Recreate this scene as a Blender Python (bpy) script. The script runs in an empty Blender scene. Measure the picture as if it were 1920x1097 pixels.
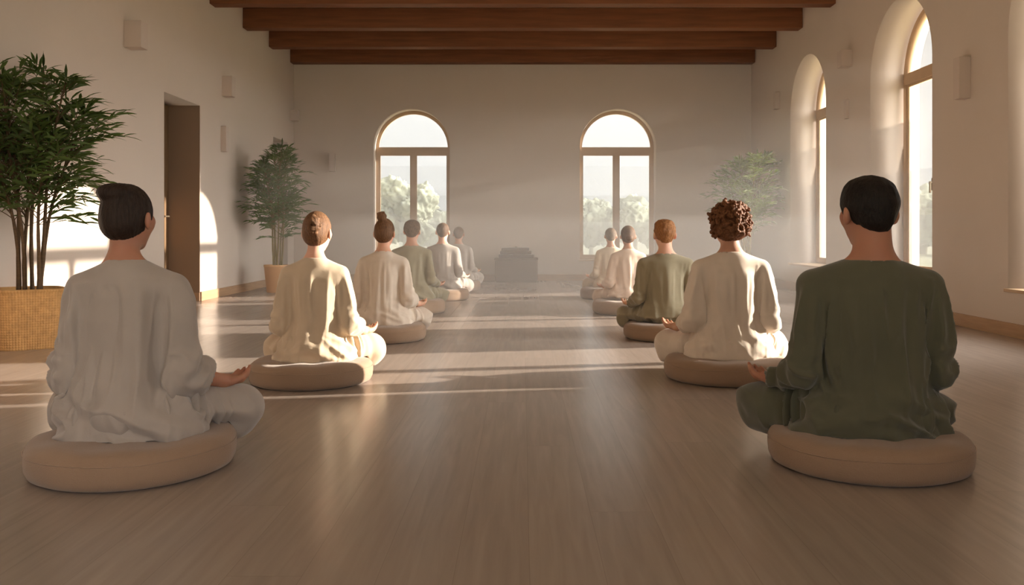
import bpy, bmesh, math, random
import numpy as np
from mathutils import Vector, Matrix
sc = bpy.context.scene
COL = sc.collection
F_PX, CX, HY, HC = 1650.0, 980.0, 434.0, 0.84      # focal length, principal column, horizon row (1920x1097), eye height
WX, BY = 3.9, 15.0                                   # side walls at x=+-WX, back wall at y=BY

# ------------------------------------------------------------------ helpers
def srgb(r, g, b):
    f = lambda c: (c/255/12.92) if c/255 <= 0.04045 else ((c/255+0.055)/1.055)**2.4
    return (f(r), f(g), f(b), 1.0)

def props(o, label=None, cat=None, group=None, kind=None):
    if label: o['label'] = label
    if cat: o['category'] = cat
    if group: o['group'] = group
    if kind: o['kind'] = kind
    return o

def link(name, me, mat=None, parent=None, smooth=True):
    o = bpy.data.objects.new(name, me)
    COL.objects.link(o)
    if mat: me.materials.append(mat)
    if smooth and len(me.polygons):
        me.polygons.foreach_set('use_smooth', [True]*len(me.polygons))
    if parent: o.parent = parent
    return o

def empty(name, loc=(0, 0, 0), rz=0.0, s=1.0):
    o = bpy.data.objects.new(name, None)
    COL.objects.link(o)
    o.location = loc; o.rotation_euler = (0, 0, rz); o.scale = (s, s, s)
    o.empty_display_size = 0.1
    return o

def np_mesh(name, V, Q):
    me = bpy.data.meshes.new(name)
    V = np.asarray(V, dtype=np.float32); Q = np.asarray(Q, dtype=np.int32)
    k = Q.shape[1]
    me.vertices.add(len(V)); me.vertices.foreach_set('co', V.ravel())
    me.loops.add(Q.size); me.loops.foreach_set('vertex_index', Q.ravel())
    me.polygons.add(len(Q))
    me.polygons.foreach_set('loop_start', np.arange(0, Q.size, k, dtype=np.int32))
    me.update(calc_edges=True)
    me.validate()
    return me

def bm_mesh(name, bm, recalc=True):
    if recalc: bmesh.ops.recalc_face_normals(bm, faces=bm.faces[:])
    me = bpy.data.meshes.new(name); bm.to_mesh(me); bm.free()
    return me

def add_box(bm, c, s, bev=0.0, rot=None, taper=None):
    r = bmesh.ops.create_cube(bm, size=1.0)
    vs = r['verts']
    for v in vs:
        k = 1.0
        if taper and v.co.z > 0: k = taper
        v.co = Vector((v.co.x*s[0]*k, v.co.y*s[1]*k, v.co.z*s[2]))
    if bev > 0:
        es = list({e for v in vs for e in v.link_edges})
        g = bmesh.ops.bevel(bm, geom=es, offset=bev, segments=3, affect='EDGES', profile=0.6)
        vs = list({v for f in g['faces'] for v in f.verts} | {v for v in vs if v.is_valid})
    M = Matrix.Translation(Vector(c)) @ (rot.to_4x4() if rot else Matrix.Identity(4))
    for v in vs: v.co = M @ v.co
    return vs

def box_obj(name, c, s, mat, bev=0.004, parent=None, taper=None, smooth=False):
    bm = bmesh.new(); add_box(bm, c, s, bev, taper=taper)
    return link(name, bm_mesh(name, bm), mat, parent, smooth)

def lathe(profile, seg=96):
    V, Q = [], []
    n = len(profile)
    for j in range(seg):
        a = 2*math.pi*j/seg
        for (r, z) in profile: V.append((r*math.cos(a), r*math.sin(a), z))
    for j in range(seg):
        k = (j+1) % seg
        for i in range(n-1): Q.append((j*n+i, k*n+i, k*n+i+1, j*n+i+1))
    return V, Q

def tube(pts, rads, seg=8):
    V, Q = [], []
    pts = [Vector(p) for p in pts]
    n = len(pts)
    for i, p in enumerate(pts):
        t = (pts[min(i+1, n-1)]-pts[max(i-1, 0)]).normalized()
        u = t.orthogonal().normalized() if i == 0 else (u - t*u.dot(t)).normalized()
        w = t.cross(u)
        for j in range(seg):
            a = 2*math.pi*j/seg
            V.append(p + (u*math.cos(a)+w*math.sin(a))*rads[i])
    for i in range(n-1):
        for j in range(seg):
            k = (j+1) % seg
            Q.append((i*seg+j, i*seg+k, (i+1)*seg+k, (i+1)*seg+j))
    return [tuple(v) for v in V], Q

# ------------------------------------------------------------------ materials
def mat(name, col, rough=0.8, bump=0.0, bscale=200.0, var=0.0, vscale=3.0, spec=0.3, stretch=None,
        sheen=0.0, sss=0.0, btype='noise', trans=0.0):
    m = bpy.data.materials.new(name); m.use_nodes = True
    nt = m.node_tree; N = nt.nodes; L = nt.links
    b = N['Principled BSDF']
    b.inputs['Base Color'].default_value = col
    b.inputs['Roughness'].default_value = rough
    b.inputs['Specular IOR Level'].default_value = spec
    if sheen: b.inputs['Sheen Weight'].default_value = sheen; b.inputs['Sheen Roughness'].default_value = 0.5
    if sss:
        b.inputs['Subsurface Weight'].default_value = sss
        b.inputs['Subsurface Radius'].default_value = (0.02, 0.007, 0.004)
        b.inputs['Subsurface Scale'].default_value = 0.6
    tc = N.new('ShaderNodeTexCoord')
    mp = N.new('ShaderNodeMapping'); L.new(tc.outputs['Object'], mp.inputs['Vector'])
    if stretch: mp.inputs['Scale'].default_value = stretch
    if var > 0:
        n = N.new('ShaderNodeTexNoise'); n.inputs['Scale'].default_value = vscale; n.inputs['Detail'].default_value = 6
        L.new(mp.outputs[0], n.inputs['Vector'])
        r = N.new('ShaderNodeValToRGB')
        r.color_ramp.elements[0].position = 0.3; r.color_ramp.elements[1].position = 0.7
        r.color_ramp.elements[0].color = tuple(c*(1-var) for c in col[:3])+(1,)
        r.color_ramp.elements[1].color = tuple(min(1, c*(1+var)) for c in col[:3])+(1,)
        L.new(n.outputs['Fac'], r.inputs[0]); L.new(r.outputs[0], b.inputs['Base Color'])
    if bump > 0:
        if btype == 'weave':
            w1 = N.new('ShaderNodeTexWave'); w2 = N.new('ShaderNodeTexWave')
            w1.bands_direction = 'X'; w2.bands_direction = 'Z'
            for w in (w1, w2): w.inputs['Scale'].default_value = bscale; L.new(mp.outputs[0], w.inputs['Vector'])
            ad = N.new('ShaderNodeMath'); ad.operation = 'ADD'
            L.new(w1.outputs['Fac'], ad.inputs[0]); L.new(w2.outputs['Fac'], ad.inputs[1]); src = ad.outputs[0]
        else:
            n2 = N.new('ShaderNodeTexNoise'); n2.inputs['Scale'].default_value = bscale; n2.inputs['Detail'].default_value = 4
            L.new(mp.outputs[0], n2.inputs['Vector']); src = n2.outputs['Fac']
        bp = N.new('ShaderNodeBump'); bp.inputs['Strength'].default_value = bump; bp.inputs['Distance'].default_value = 0.01
        L.new(src, bp.inputs['Height']); L.new(bp.outputs[0], b.inputs['Normal'])
    return m

M = {}
M['plaster'] = mat('plaster', srgb(211, 197, 184), 0.9, 0.12, 9, 0.02, 1.2, spec=0.15)
M['ceiling'] = mat('ceiling_plaster', srgb(214, 199, 182), 0.9, 0.1, 9, spec=0.15)
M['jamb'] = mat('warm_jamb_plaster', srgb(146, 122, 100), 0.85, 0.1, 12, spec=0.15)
M['wood_trim'] = mat('baseboard_wood', srgb(178, 144, 112), 0.6, 0.08, 30, 0.10, 4, stretch=(1, 1, 12), spec=0.3)
M['frame'] = mat('window_frame_wood', srgb(196, 166, 134), 0.55, 0.05, 40, 0.06, 5, spec=0.3)
M['door'] = mat('door_wood', srgb(110, 84, 58), 0.6, 0.05, 30, 0.12, 3, stretch=(1, 8, 1), spec=0.3)
M['beam'] = mat('beam_timber', srgb(122, 76, 49), 0.65, 0.25, 14, 0.18, 5, stretch=(0.35, 5, 5), spec=0.25)
M['sconce'] = mat('sconce_plaster', srgb(206, 190, 178), 0.8, 0.03, 60, spec=0.2)
M['metal'] = mat('brushed_handle', srgb(150, 135, 115), 0.35, spec=0.5); M['metal'].node_tree.nodes['Principled BSDF'].inputs['Metallic'].default_value = 0.8
M['chest'] = mat('chest_wood', srgb(84, 60, 40), 0.6, 0.1, 20, 0.12, 4, stretch=(0.5, 3, 6), spec=0.3)
M['blanket'] = mat('blanket_wool', srgb(72, 46, 28), 0.95, 0.3, 120, 0.08, 8, spec=0.1, sheen=0.3)
M['cushion'] = mat('cushion_cotton', srgb(152, 126, 104), 0.95, 0.25, 260, 0.04, 6, spec=0.1, sheen=0.25)
M['basket'] = mat('basket_weave', srgb(206, 160, 104), 0.75, 0.2, 90, 0.14, 25, spec=0.25)
M['pot'] = mat('tan_pot', srgb(204, 158, 108), 0.65, 0.08, 40, 0.06, 6, spec=0.3)
M['soil'] = mat('soil', srgb(52, 38, 28), 0.95, 0.8, 40, 0.3, 30, spec=0.1)
M['cane'] = mat('plant_cane', srgb(96, 74, 50), 0.7, 0.2, 20, 0.2, 12, stretch=(1, 1, 6), spec=0.3)
M['cane_green'] = mat('plant_cane_green', srgb(120, 104, 56), 0.7, 0.2, 20, 0.2, 12, spec=0.3)

def leaf_mat(name, col):
    m = mat(name, col, 0.5, 0, 1, 0.30, 4.0, spec=0.35)
    nt = m.node_tree; N = nt.nodes; L = nt.links
    b = N['Principled BSDF']; out = N['Material Output']
    tr = N.new('ShaderNodeBsdfTranslucent'); tr.inputs['Color'].default_value = (col[0]*1.6, col[1]*1.9, col[2]*0.8, 1)
    mx = N.new('ShaderNodeMixShader'); mx.inputs[0].default_value = 0.28
    L.new(b.outputs[0], mx.inputs[1]); L.new(tr.outputs[0], mx.inputs[2]); L.new(mx.outputs[0], out.inputs['Surface'])
    return m
M['leaf'] = leaf_mat('bamboo_leaf', srgb(78, 94, 48))
M['leaf2'] = leaf_mat('bamboo_leaf_lighter', srgb(80, 100, 42))
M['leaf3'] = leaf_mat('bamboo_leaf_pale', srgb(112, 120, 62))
M['tree'] = mat('misty_tree_leaves', srgb(140, 142, 122), 0.9, 0.6, 3, 0.12, 1.2, spec=0.1)  # leaf colour paled towards the sky, so part of the haze is in it
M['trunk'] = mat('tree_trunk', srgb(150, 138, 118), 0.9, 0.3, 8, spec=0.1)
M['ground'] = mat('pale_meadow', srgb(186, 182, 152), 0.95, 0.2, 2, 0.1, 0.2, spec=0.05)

def linen(name, col, trans=0.0):
    m = mat(name, col, 0.95, 0.12, 420, 0.03, 9, spec=0.1, sheen=0.35)
    return m
M['cream'] = linen('cream_linen', srgb(220, 205, 188))
M['oat'] = linen('oatmeal_linen', srgb(202, 182, 156))
M['white'] = linen('off_white_linen', srgb(168, 157, 147))
M['pink'] = linen('pale_rose_linen', srgb(214, 190, 170))
M['green'] = linen('olive_green_linen', srgb(92, 91, 74))
M['sage'] = linen('sage_linen', srgb(148, 138, 114))
M['skin'] = mat('skin', srgb(200, 152, 126), 0.55, 0.05, 180, 0.04, 14, spec=0.35, sss=0.35)
M['skin2'] = mat('skin_pale', srgb(226, 178, 152), 0.55, 0.05, 180, 0.04, 14, spec=0.35, sss=0.35)
M['skin3'] = mat('skin_tan', srgb(178, 126, 102), 0.55, 0.05, 180, 0.04, 14, spec=0.35, sss=0.35)
def hair_mat(name, col, st=(1, 1, 1), sc_=260):
    return mat(name, col, 0.55, 0.5, sc_, 0.35, sc_*0.5, spec=0.22, stretch=st)
M['hair_dark'] = hair_mat('hair_dark_brown', srgb(46, 34, 27), (1, 1, .16))
M['hair_black'] = hair_mat('hair_black', srgb(30, 25, 22), (1, 1, .3))
M['hair_brown'] = hair_mat('hair_light_brown', srgb(112, 80, 55), (1, 1, .16))
M['hair_curly'] = hair_mat('hair_chestnut', srgb(116, 74, 46), (1, 1, 1), 220)
M['hair_ginger'] = hair_mat('hair_ginger', srgb(150, 102, 62), (1, 1, .3))
M['hair_grey'] = hair_mat('hair_ash_brown', srgb(104, 84, 66), (1, 1, .3))
M['hair_mid'] = hair_mat('hair_mid_brown', srgb(96, 70, 50), (1, 1, .25))

def floor_mat():
    m = bpy.data.materials.new('oak_floor'); m.use_nodes = True
    nt = m.node_tree; N = nt.nodes; L = nt.links; b = N['Principled BSDF']
    tc = N.new('ShaderNodeTexCoord'); sp = N.new('ShaderNodeSeparateXYZ'); L.new(tc.outputs['Object'], sp.inputs[0])
    def math_(op, a, b_=None):
        n = N.new('ShaderNodeMath'); n.operation = op
        for i, v in enumerate((a, b_)):
            if v is None: continue
            if isinstance(v, (int, float)): n.inputs[i].default_value = v
            else: L.new(v, n.inputs[i])
        return n.outputs[0]
    w = 0.185
    px = math_('DIVIDE', math_('ADD', sp.outputs['X'], 0.353+w*40), w)
    idx = math_('FLOOR', px); fx = math_('FRACT', px)
    wn = N.new('ShaderNodeTexWhiteNoise'); wn.noise_dimensions = '1D'; L.new(idx, wn.inputs['W'])
    off = math_('MULTIPLY', wn.outputs['Value'], 2.4)
    py = math_('DIVIDE', math_('ADD', sp.outputs['Y'], off), 2.4)
    idy = math_('FLOOR', py); fy = math_('FRACT', py)
    cid = math_('ADD', idx, math_('MULTIPLY', idy, 57.3))
    wn2 = N.new('ShaderNodeTexWhiteNoise'); wn2.noise_dimensions = '1D'; L.new(cid, wn2.inputs['W'])
    ex = math_('MULTIPLY', math_('MINIMUM', fx, math_('SUBTRACT', 1.0, fx)), w)
    ey = math_('MULTIPLY', math_('MINIMUM', fy, math_('SUBTRACT', 1.0, fy)), 2.4)
    e = math_('MINIMUM', ex, ey)
    seam = math_('GREATER_THAN', 0.0009, e)
    # grain
    mp = N.new('ShaderNodeMapping'); mp.inputs['Scale'].default_value = (14, 0.8, 1)
    cmb = N.new('ShaderNodeCombineXYZ'); L.new(sp.outputs['X'], cmb.inputs['X']); L.new(math_('ADD', sp.outputs['Y'], math_('MULTIPLY', cid, 3.7)), cmb.inputs['Y'])
    L.new(cmb.outputs[0], mp.inputs['Vector'])
    n = N.new('ShaderNodeTexNoise'); n.inputs['Scale'].default_value = 2.2; n.inputs['Detail'].default_value = 8; n.inputs['Distortion'].default_value = 0.6
    L.new(mp.outputs[0], n.inputs['Vector'])
    r = N.new('ShaderNodeValToRGB')
    r.color_ramp.elements[0].position = 0.25; r.color_ramp.elements[1].position = 0.8
    r.color_ramp.elements[0].color = srgb(153, 139, 129); r.color_ramp.elements[1].color = srgb(168, 154, 143)
    L.new(n.outputs['Fac'], r.inputs[0])
    hs = N.new('ShaderNodeHueSaturation'); L.new(r.outputs[0], hs.inputs['Color'])
    L.new(math_('ADD', 0.97, math_('MULTIPLY', wn2.outputs['Value'], 0.06)), hs.inputs['Value'])
    mx = N.new('ShaderNodeMixRGB'); mx.inputs[2].default_value = srgb(96, 76, 60)
    L.new(math_('MULTIPLY', seam, 0.22), mx.inputs[0]); L.new(hs.outputs[0], mx.inputs[1])
    L.new(mx.outputs[0], b.inputs['Base Color'])
    b.inputs['Roughness'].default_value = 0.34
    b.inputs['Specular IOR Level'].default_value = 0.85
    n3 = N.new('ShaderNodeTexNoise'); n3.inputs['Scale'].default_value = 1.3; n3.inputs['Detail'].default_value = 3
    L.new(tc.outputs['Object'], n3.inputs['Vector'])
    mr = N.new('ShaderNodeMapRange'); mr.inputs['To Min'].default_value = 0.20; mr.inputs['To Max'].default_value = 0.30
    L.new(n3.outputs['Fac'], mr.inputs['Value']); L.new(mr.outputs[0], b.inputs['Roughness'])
    bp = N.new('ShaderNodeBump'); bp.inputs['Strength'].default_value = 0.10; bp.inputs['Distance'].default_value = 0.002
    L.new(math_('ADD', n.outputs['Fac'], math_('MULTIPLY', seam, -0.7)), bp.inputs['Height']); L.new(bp.outputs[0], b.inputs['Normal'])
    return m
M['floor'] = floor_mat()

def glass_mat():
    m = bpy.data.materials.new('window_glass'); m.use_nodes = True
    nt = m.node_tree; N = nt.nodes; L = nt.links
    N.remove(N['Principled BSDF']); out = N['Material Output']
    t = N.new('ShaderNodeBsdfTransparent'); t.inputs['Color'].default_value = (0.96, 0.975, 0.96, 1)
    g = N.new('ShaderNodeBsdfGlossy'); g.inputs['Roughness'].default_value = 0.03
    fr = N.new('ShaderNodeFresnel'); fr.inputs['IOR'].default_value = 1.3
    ml = N.new('ShaderNodeMath'); ml.operation = 'MULTIPLY'; ml.inputs[1].default_value = 0.3; L.new(fr.outputs[0], ml.inputs[0])
    mx = N.new('ShaderNodeMixShader'); L.new(ml.outputs[0], mx.inputs[0]); L.new(t.outputs[0], mx.inputs[1]); L.new(g.outputs[0], mx.inputs[2])
    L.new(mx.outputs[0], out.inputs['Surface'])
    return m
M['glass'] = glass_mat()

# ------------------------------------------------------------------ room
def arch_pts(u0, u1, z0, z1, seg=40, r=None):
    """closed outline of a round-headed opening"""
    R = (u1-u0)/2; cu = (u0+u1)/2; zs = z1-R
    P = [(u0, z0), (u1, z0), (u1, zs)]
    for i in range(1, seg):
        a = math.pi*i/seg; P.append((cu+R*math.cos(a), zs+R*math.sin(a)))
    P.append((u0, zs))
    return P

def wall_mesh(name, outline, holes, place):
    """a slab with openings cut through it; place(u, z, t) -> world, t in 0..1 through the thickness"""
    cu = bpy.data.curves.new(name, 'CURVE'); cu.dimensions = '2D'; cu.fill_mode = 'BOTH'; cu.extrude = 0.5
    for pl in [outline]+holes:
        s = cu.splines.new('POLY'); s.points.add(len(pl)-1)
        for p, q in zip(s.points, pl): p.co = (q[0], q[1], 0, 1)
        s.use_cyclic_u = True
    o = bpy.data.objects.new(name+'_tmp', cu); COL.objects.link(o)
    dg = bpy.context.evaluated_depsgraph_get()
    me = bpy.data.meshes.new_from_object(o.evaluated_get(dg))
    bpy.data.objects.remove(o); bpy.data.curves.remove(cu)
    bm = bmesh.new(); bm.from_mesh(me); bpy.data.meshes.remove(me)
    bmesh.ops.remove_doubles(bm, verts=bm.verts[:], dist=1e-5)
    for v in bm.verts: v.co = Vector(place(v.co.x, v.co.y, v.co.z+0.5))
    return bm_mesh(name, bm)

def ring_mesh(name, outer, inner, place):
    return wall_mesh(name, outer, [inner], place)

H = 3.96; Y0 = -4.0
side_win = [(11.32, 12.82), (8.38, 9.87), (5.36, 7.07)]        # right wall openings (y from, y to)
SZ0, SZ1 = 0.36, 3.26
right_place = lambda u, z, t: (WX+0.55*t, u, z)
wr = link('wall_right', wall_mesh('wall_right', [(Y0, 0), (BY, 0), (BY, H), (Y0, H)],
          [arch_pts(a, b, SZ0, SZ1) for a, b in side_win], right_place), M['plaster'], smooth=False)
props(wr, kind='structure')

doors = [(9.57, 10.64, 2.36), (13.75, 14.62, 2.32)]            # left wall doorways (y from, y to, height)
ol = [(Y0, 0)]
for a, b, h in doors: ol += [(a, 0), (a, h), (b, h), (b, 0)]
ol += [(BY, 0), (BY, H), (Y0, H)]
left_place = lambda u, z, t: (-WX-0.55*t, u, z)
wl = link('wall_left', wall_mesh('wall_left', ol, [], left_place), M['plaster'], smooth=False)
props(wl, kind='structure')

back_win = [(-2.545, -1.245), (0.973, 2.273)]
BZ0, BZ1 = 0.34, 2.93
back_place = lambda u, z, t: (u, BY+0.42*t, z)
wb = link('wall_back', wall_mesh('wall_back', [(-WX-.55, 0), (WX+.55, 0), (WX+.55, H), (-WX-.55, H)],
          [arch_pts(a, b, BZ0, BZ1) for a, b in back_win], back_place), M['plaster'], smooth=False)
props(wb, kind='structure')

fl = box_obj('floor', (0, (Y0+BY)/2, -0.05), (2*WX+1.1, BY-Y0+0.8, 0.1), M['floor'], 0); props(fl, kind='structure')
ce = box_obj('ceiling', (0, (Y0+BY)/2, H+0.1), (2*WX+1.1, BY-Y0+0.84, 0.2), M['ceiling'], 0); props(ce, kind='structure')

def window(n, place, u0, u1, z0, z1, bar_z, fw=0.062, handle=True, mull=0.075):
    """frame ring, transom, mullion, glass, handle; place(u, z, d) with d = metres towards the outside"""
    root = empty('window_%d' % n); props(root, kind='structure')
    e = 0.002
    outer = arch_pts(u0+e, u1-e, z0+e, z1-e); inner = arch_pts(u0+fw, u1-fw, z0+fw*1.2, z1-fw)
    P = lambda u, z, t: place(u, z, t*0.07)
    link('window_frame', ring_mesh('window_frame', outer, inner, P), M['frame'], root, False)
    cu = (u0+u1)/2
    def bar(nm, ua, ub, za, zb, t0, t1):
        return link(nm, wall_mesh(nm, [(ua, za), (ub, za), (ub, zb), (ua, zb)], [], lambda u, z, t: place(u, z, t0+(t1-t0)*t)), M['frame'], root, False)
    bar('transom', u0+fw*.9, u1-fw*.9, bar_z-0.06, bar_z+0.06, -0.008, 0.075)
    bar('mullion', cu-mull/2, cu+mull/2, z0+fw, bar_z-0.055, -0.006, 0.074)
    # casement sashes
    for a, b in ((u0+fw, cu-mull/2), (cu+mull/2, u1-fw)):
        link('sash', ring_mesh('sash', [(a, z0+fw*1.2), (b, z0+fw*1.2), (b, bar_z-.06), (a, bar_z-.06)],
             [(a+.022, z0+fw*1.2+.03), (b-.022, z0+fw*1.2+.03), (b-.022, bar_z-.085), (a+.022, bar_z-.085)],
             lambda u, z, t: place(u, z, .008+.04*t)), M['frame'], root, False)
        link('pane', wall_mesh('pane', [(a+.015, z0+.09), (b-.015, z0+.09), (b-.015, bar_z-.08), (a+.015, bar_z-.08)], [],
             lambda u, z, t: place(u, z, .030)) if False else np_mesh('pane',
             [place(a+.015, z0+.09, .03), place(b-.015, z0+.09, .03), place(b-.015, bar_z-.08, .03), place(a+.015, bar_z-.08, .03)], [(0, 1, 2, 3)]), M['glass'], root, False)
    ap = arch_pts(u0+fw*.8, u1-fw*.8, bar_z+.05, z1-fw*.8)
    bm = bmesh.new(); bm.faces.new([bm.verts.new(place(u, z, .03)) for u, z in ap])
    link('arched_pane', bm_mesh('arched_pane', bm, False), M['glass'], root, False)
    if handle:
        hm = bmesh.new()
        p0 = Vector(place(cu+.0, 1.36, -.03)); 
        add_box(hm, place(cu, 1.33, -.016), tuple(abs(a-b) for a, b in zip(place(0.03, .13, .0), place(0, 0, -.02))), 0.003)
        add_box(hm, place(cu, 1.30, -.045), tuple(abs(a-b) for a, b in zip(place(0.02, .12, .0), place(0, 0, -.018))), 0.003)
        add_box(hm, place(cu, 1.35, -.03), tuple(abs(a-b) for a, b in zip(place(0.018, .02, .0), place(0, 0, -.03))), 0.002)
        link('window_handle', bm_mesh('window_handle', hm), M['metal'], root, False)
    return root

k = 0
for a, b in side_win:
    k += 1
    r = window(k, lambda u, z, d: (WX+0.37+d, u, z), a, b, SZ0, SZ1, 2.53)
    s = box_obj('window_sill', (WX+0.175, (a+b)/2, SZ0+0.008), (0.40, b-a+0.05, 0.026), M['frame'], 0.004, r)
for a, b in back_win:
    k += 1
    r = window(k, lambda u, z, d: (u, BY+0.26+d, z), a, b, BZ0, BZ1, 2.24, fw=0.055, handle=False)
    box_obj('window_sill', ((a+b)/2, BY+0.12, BZ0+0.006), (b-a+0.04, 0.28, 0.024), M['frame'], 0.004, r)

for i, (a, b, h) in enumerate(doors):
    d = empty('door_%d' % (i+1)); props(d, kind='structure')
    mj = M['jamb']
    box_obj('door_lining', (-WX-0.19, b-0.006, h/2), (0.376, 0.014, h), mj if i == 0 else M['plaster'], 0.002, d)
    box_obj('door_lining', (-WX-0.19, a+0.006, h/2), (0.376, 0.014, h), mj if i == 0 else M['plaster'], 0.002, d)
    lf = box_obj('door_leaf', (-WX-0.40, (a+b)/2, h/2), (0.045, b-a-0.004, h-0.004), M['door'], 0.003, d)
    for z0, z1 in ((0.2, 1.0), (1.15, 2.15)):
        box_obj('door_panel', (-WX-0.376, (a+b)/2, (z0+z1)/2), (0.012, b-a-0.3, z1-z0), M['door'], 0.004, d)
    hm = bmesh.new()
    add_box(hm, (-WX-0.345, b-0.13, 1.02), (0.05, 0.016, 0.016), 0.003); add_box(hm, (-WX-0.325, b-0.18, 1.02), (0.014, 0.12, 0.018), 0.004)
    link('door_handle', bm_mesh('door_handle', hm), M['metal'], d, False)
    box_obj('trim_%d' % (i+1), (-WX-0.19, b-0.018, 0.05), (0.38, 0.012, 0.10), M['wood_trim'], 0.002)
    bpy.data.objects['trim_%d' % (i+1)]['kind'] = 'structure'

def baseboard(name, segs):
    bm = bmesh.new()
    for c, s in segs: add_box(bm, c, s, 0.003)
    props(link(name, bm_mesh(name, bm), M['wood_trim'], None, False), kind='structure')
BH = 0.11
ys = [Y0]+[v for a, b, h in doors for v in (a, b)]+[BY]
baseboard('baseboard_left', [((-WX+.009, (ys[i]+ys[i+1])/2, BH/2), (0.018, ys[i+1]-ys[i]-.004, BH)) for i in (0, 2, 4)])
baseboard('baseboard_right', [((WX-.009, (Y0+BY)/2, BH/2), (0.018, BY-Y0, BH))])
baseboard('baseboard_back', [((0, BY-.009, BH/2), (2*WX-.036, 0.018, BH))])

for y, lab in ((14.96, 'dark reddish timber ceiling beam against the back wall, farthest of four'),
               (13.72, 'dark timber ceiling beam, second from the back wall'),
               (12.46, 'dark timber ceiling beam, third from the back wall'),
               (11.16, 'lighter underside of the ceiling beam nearest the front, fourth from the back wall')):
    d0 = y-0.21
    bm = bmesh.new()
    add_box(bm, (0, 0, 0), (2*WX-.004, 0.20, 0.28), 0.008)
    o = link('ceiling_beam', bm_mesh('ceiling_beam', bm), M['beam'], None, False)
    o.location = (0, d0+0.10, 3.675+0.14)
    props(o, lab, 'ceiling beam', 'timber ceiling beams', 'thing')

def wall_lamp(x, y, z, w, h, dep, side, lab):
    """small plaster box lamp: side -1 left wall, 1 right wall, 0 back wall"""
    r = empty('wall_lamp', (x, y, z)); props(r, lab, 'wall lamp', 'plaster wall lamps')
    if side == 0: c, s, bs, bc = (0, -dep/2, 0), (w, dep, h), (w*.8, .012, h*.8), (0, -.006, 0)
    else: c, s, bs, bc = (-side*dep/2, 0, 0), (dep, w, h), (.012, w*.8, h*.8), (-side*.006, 0, 0)
    bm = bmesh.new()
    add_box(bm, c, s, 0.004)
    # hollow the top so that it is an up-light shell
    top = max(bm.faces, key=lambda f: f.calc_center_median().z)
    g = bmesh.ops.inset_region(bm, faces=[top], thickness=0.012)
    bmesh.ops.translate(bm, verts=list(top.verts), vec=(0, 0, -h*0.6))
    link('lamp_shade', bm_mesh('lamp_shade', bm), M['sconce'], r, False)
    box_obj('mounting_plate', bc, bs, M['sconce'], 0.001, r)
px_y = lambda x: F_PX*WX/abs(x-CX)
px_z = lambda y, d: HC+(HY-y)*d/F_PX
def lampL(x, ya, yb, w, dep, lab, side=-1):
    d = px_y(x); wall_lamp(side*WX, d+w/2, (px_z(ya, d)+px_z(yb, d))/2, w, abs(px_z(ya, d)-px_z(yb, d)), dep, side, lab)
lampL(232, 38, 88, 0.16, 0.17, 'square plaster wall lamp high on the left wall, nearest the large plant')
lampL(416, 142, 180, 0.15, 0.13, 'square plaster wall lamp high on the left wall beyond the doorway')
lampL(414, 236, 284, 0.10, 0.07, 'slim plaster wall lamp lower on the left wall, right below a square one')
lampL(544, 206, 226, 0.14, 0.12, 'small plaster wall lamp near the back corner above the second doorway')
lampL(1598, 93, 124, 0.15, 0.13, 'square plaster wall lamp high between the two farther right-wall windows', 1)
lampL(1820, 106, 184, 0.11, 0.10, 'tall slim plaster wall lamp between the two nearer right-wall windows', 1)
lampL(1462, 172, 204, 0.12, 0.07, 'small plaster wall lamp near the back corner on the right wall above the hazy plant', 1)
lampL(1592, 186, 222, 0.08, 0.035, 'faint slim plaster wall lamp below the square one, between right-wall windows', 1)
wall_lamp((624-CX)*BY/F_PX, BY, px_z(305, BY), 0.10, 0.31, 0.08, 0, 'slim plaster wall lamp on the back wall to the left of the windows')

# ------------------------------------------------------------------ implicit surfaces for bodies, hair and cloth
rngT = np.random.RandomState(7)
TAB = rngT.rand(32, 32, 32).astype(np.float32)
def vnoise(x, y, z):
    xi = np.floor(x).astype(int); yi = np.floor(y).astype(int); zi = np.floor(z).astype(int)
    fx = x-xi; fy = y-yi; fz = z-zi
    fx = fx*fx*(3-2*fx); fy = fy*fy*(3-2*fy); fz = fz*fz*(3-2*fz)
    r = 0
    for a in (0, 1):
        for b in (0, 1):
            for c in (0, 1):
                w = (fx if a else 1-fx)*(fy if b else 1-fy)*(fz if c else 1-fz)
                r = r+w*TAB[(xi+a) & 31, (yi+b) & 31, (zi+c) & 31]
    return r
def fbm(x, y, z, o=3):
    r = 0; a = 0.5; t = 0
    for i in range(o):
        r = r+a*vnoise(x*2**i+i*7.3, y*2**i+i*3.1, z*2**i+i*5.7); t += a; a *= 0.5
    return r/t
def ridge(x, y, z):
    n = vnoise(x, y, z); return 1-np.abs(2*n-1)*1.6
def sstep(a, b, x):
    t = np.clip((x-a)/(b-a), 0, 1); return t*t*(3-2*t)

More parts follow.
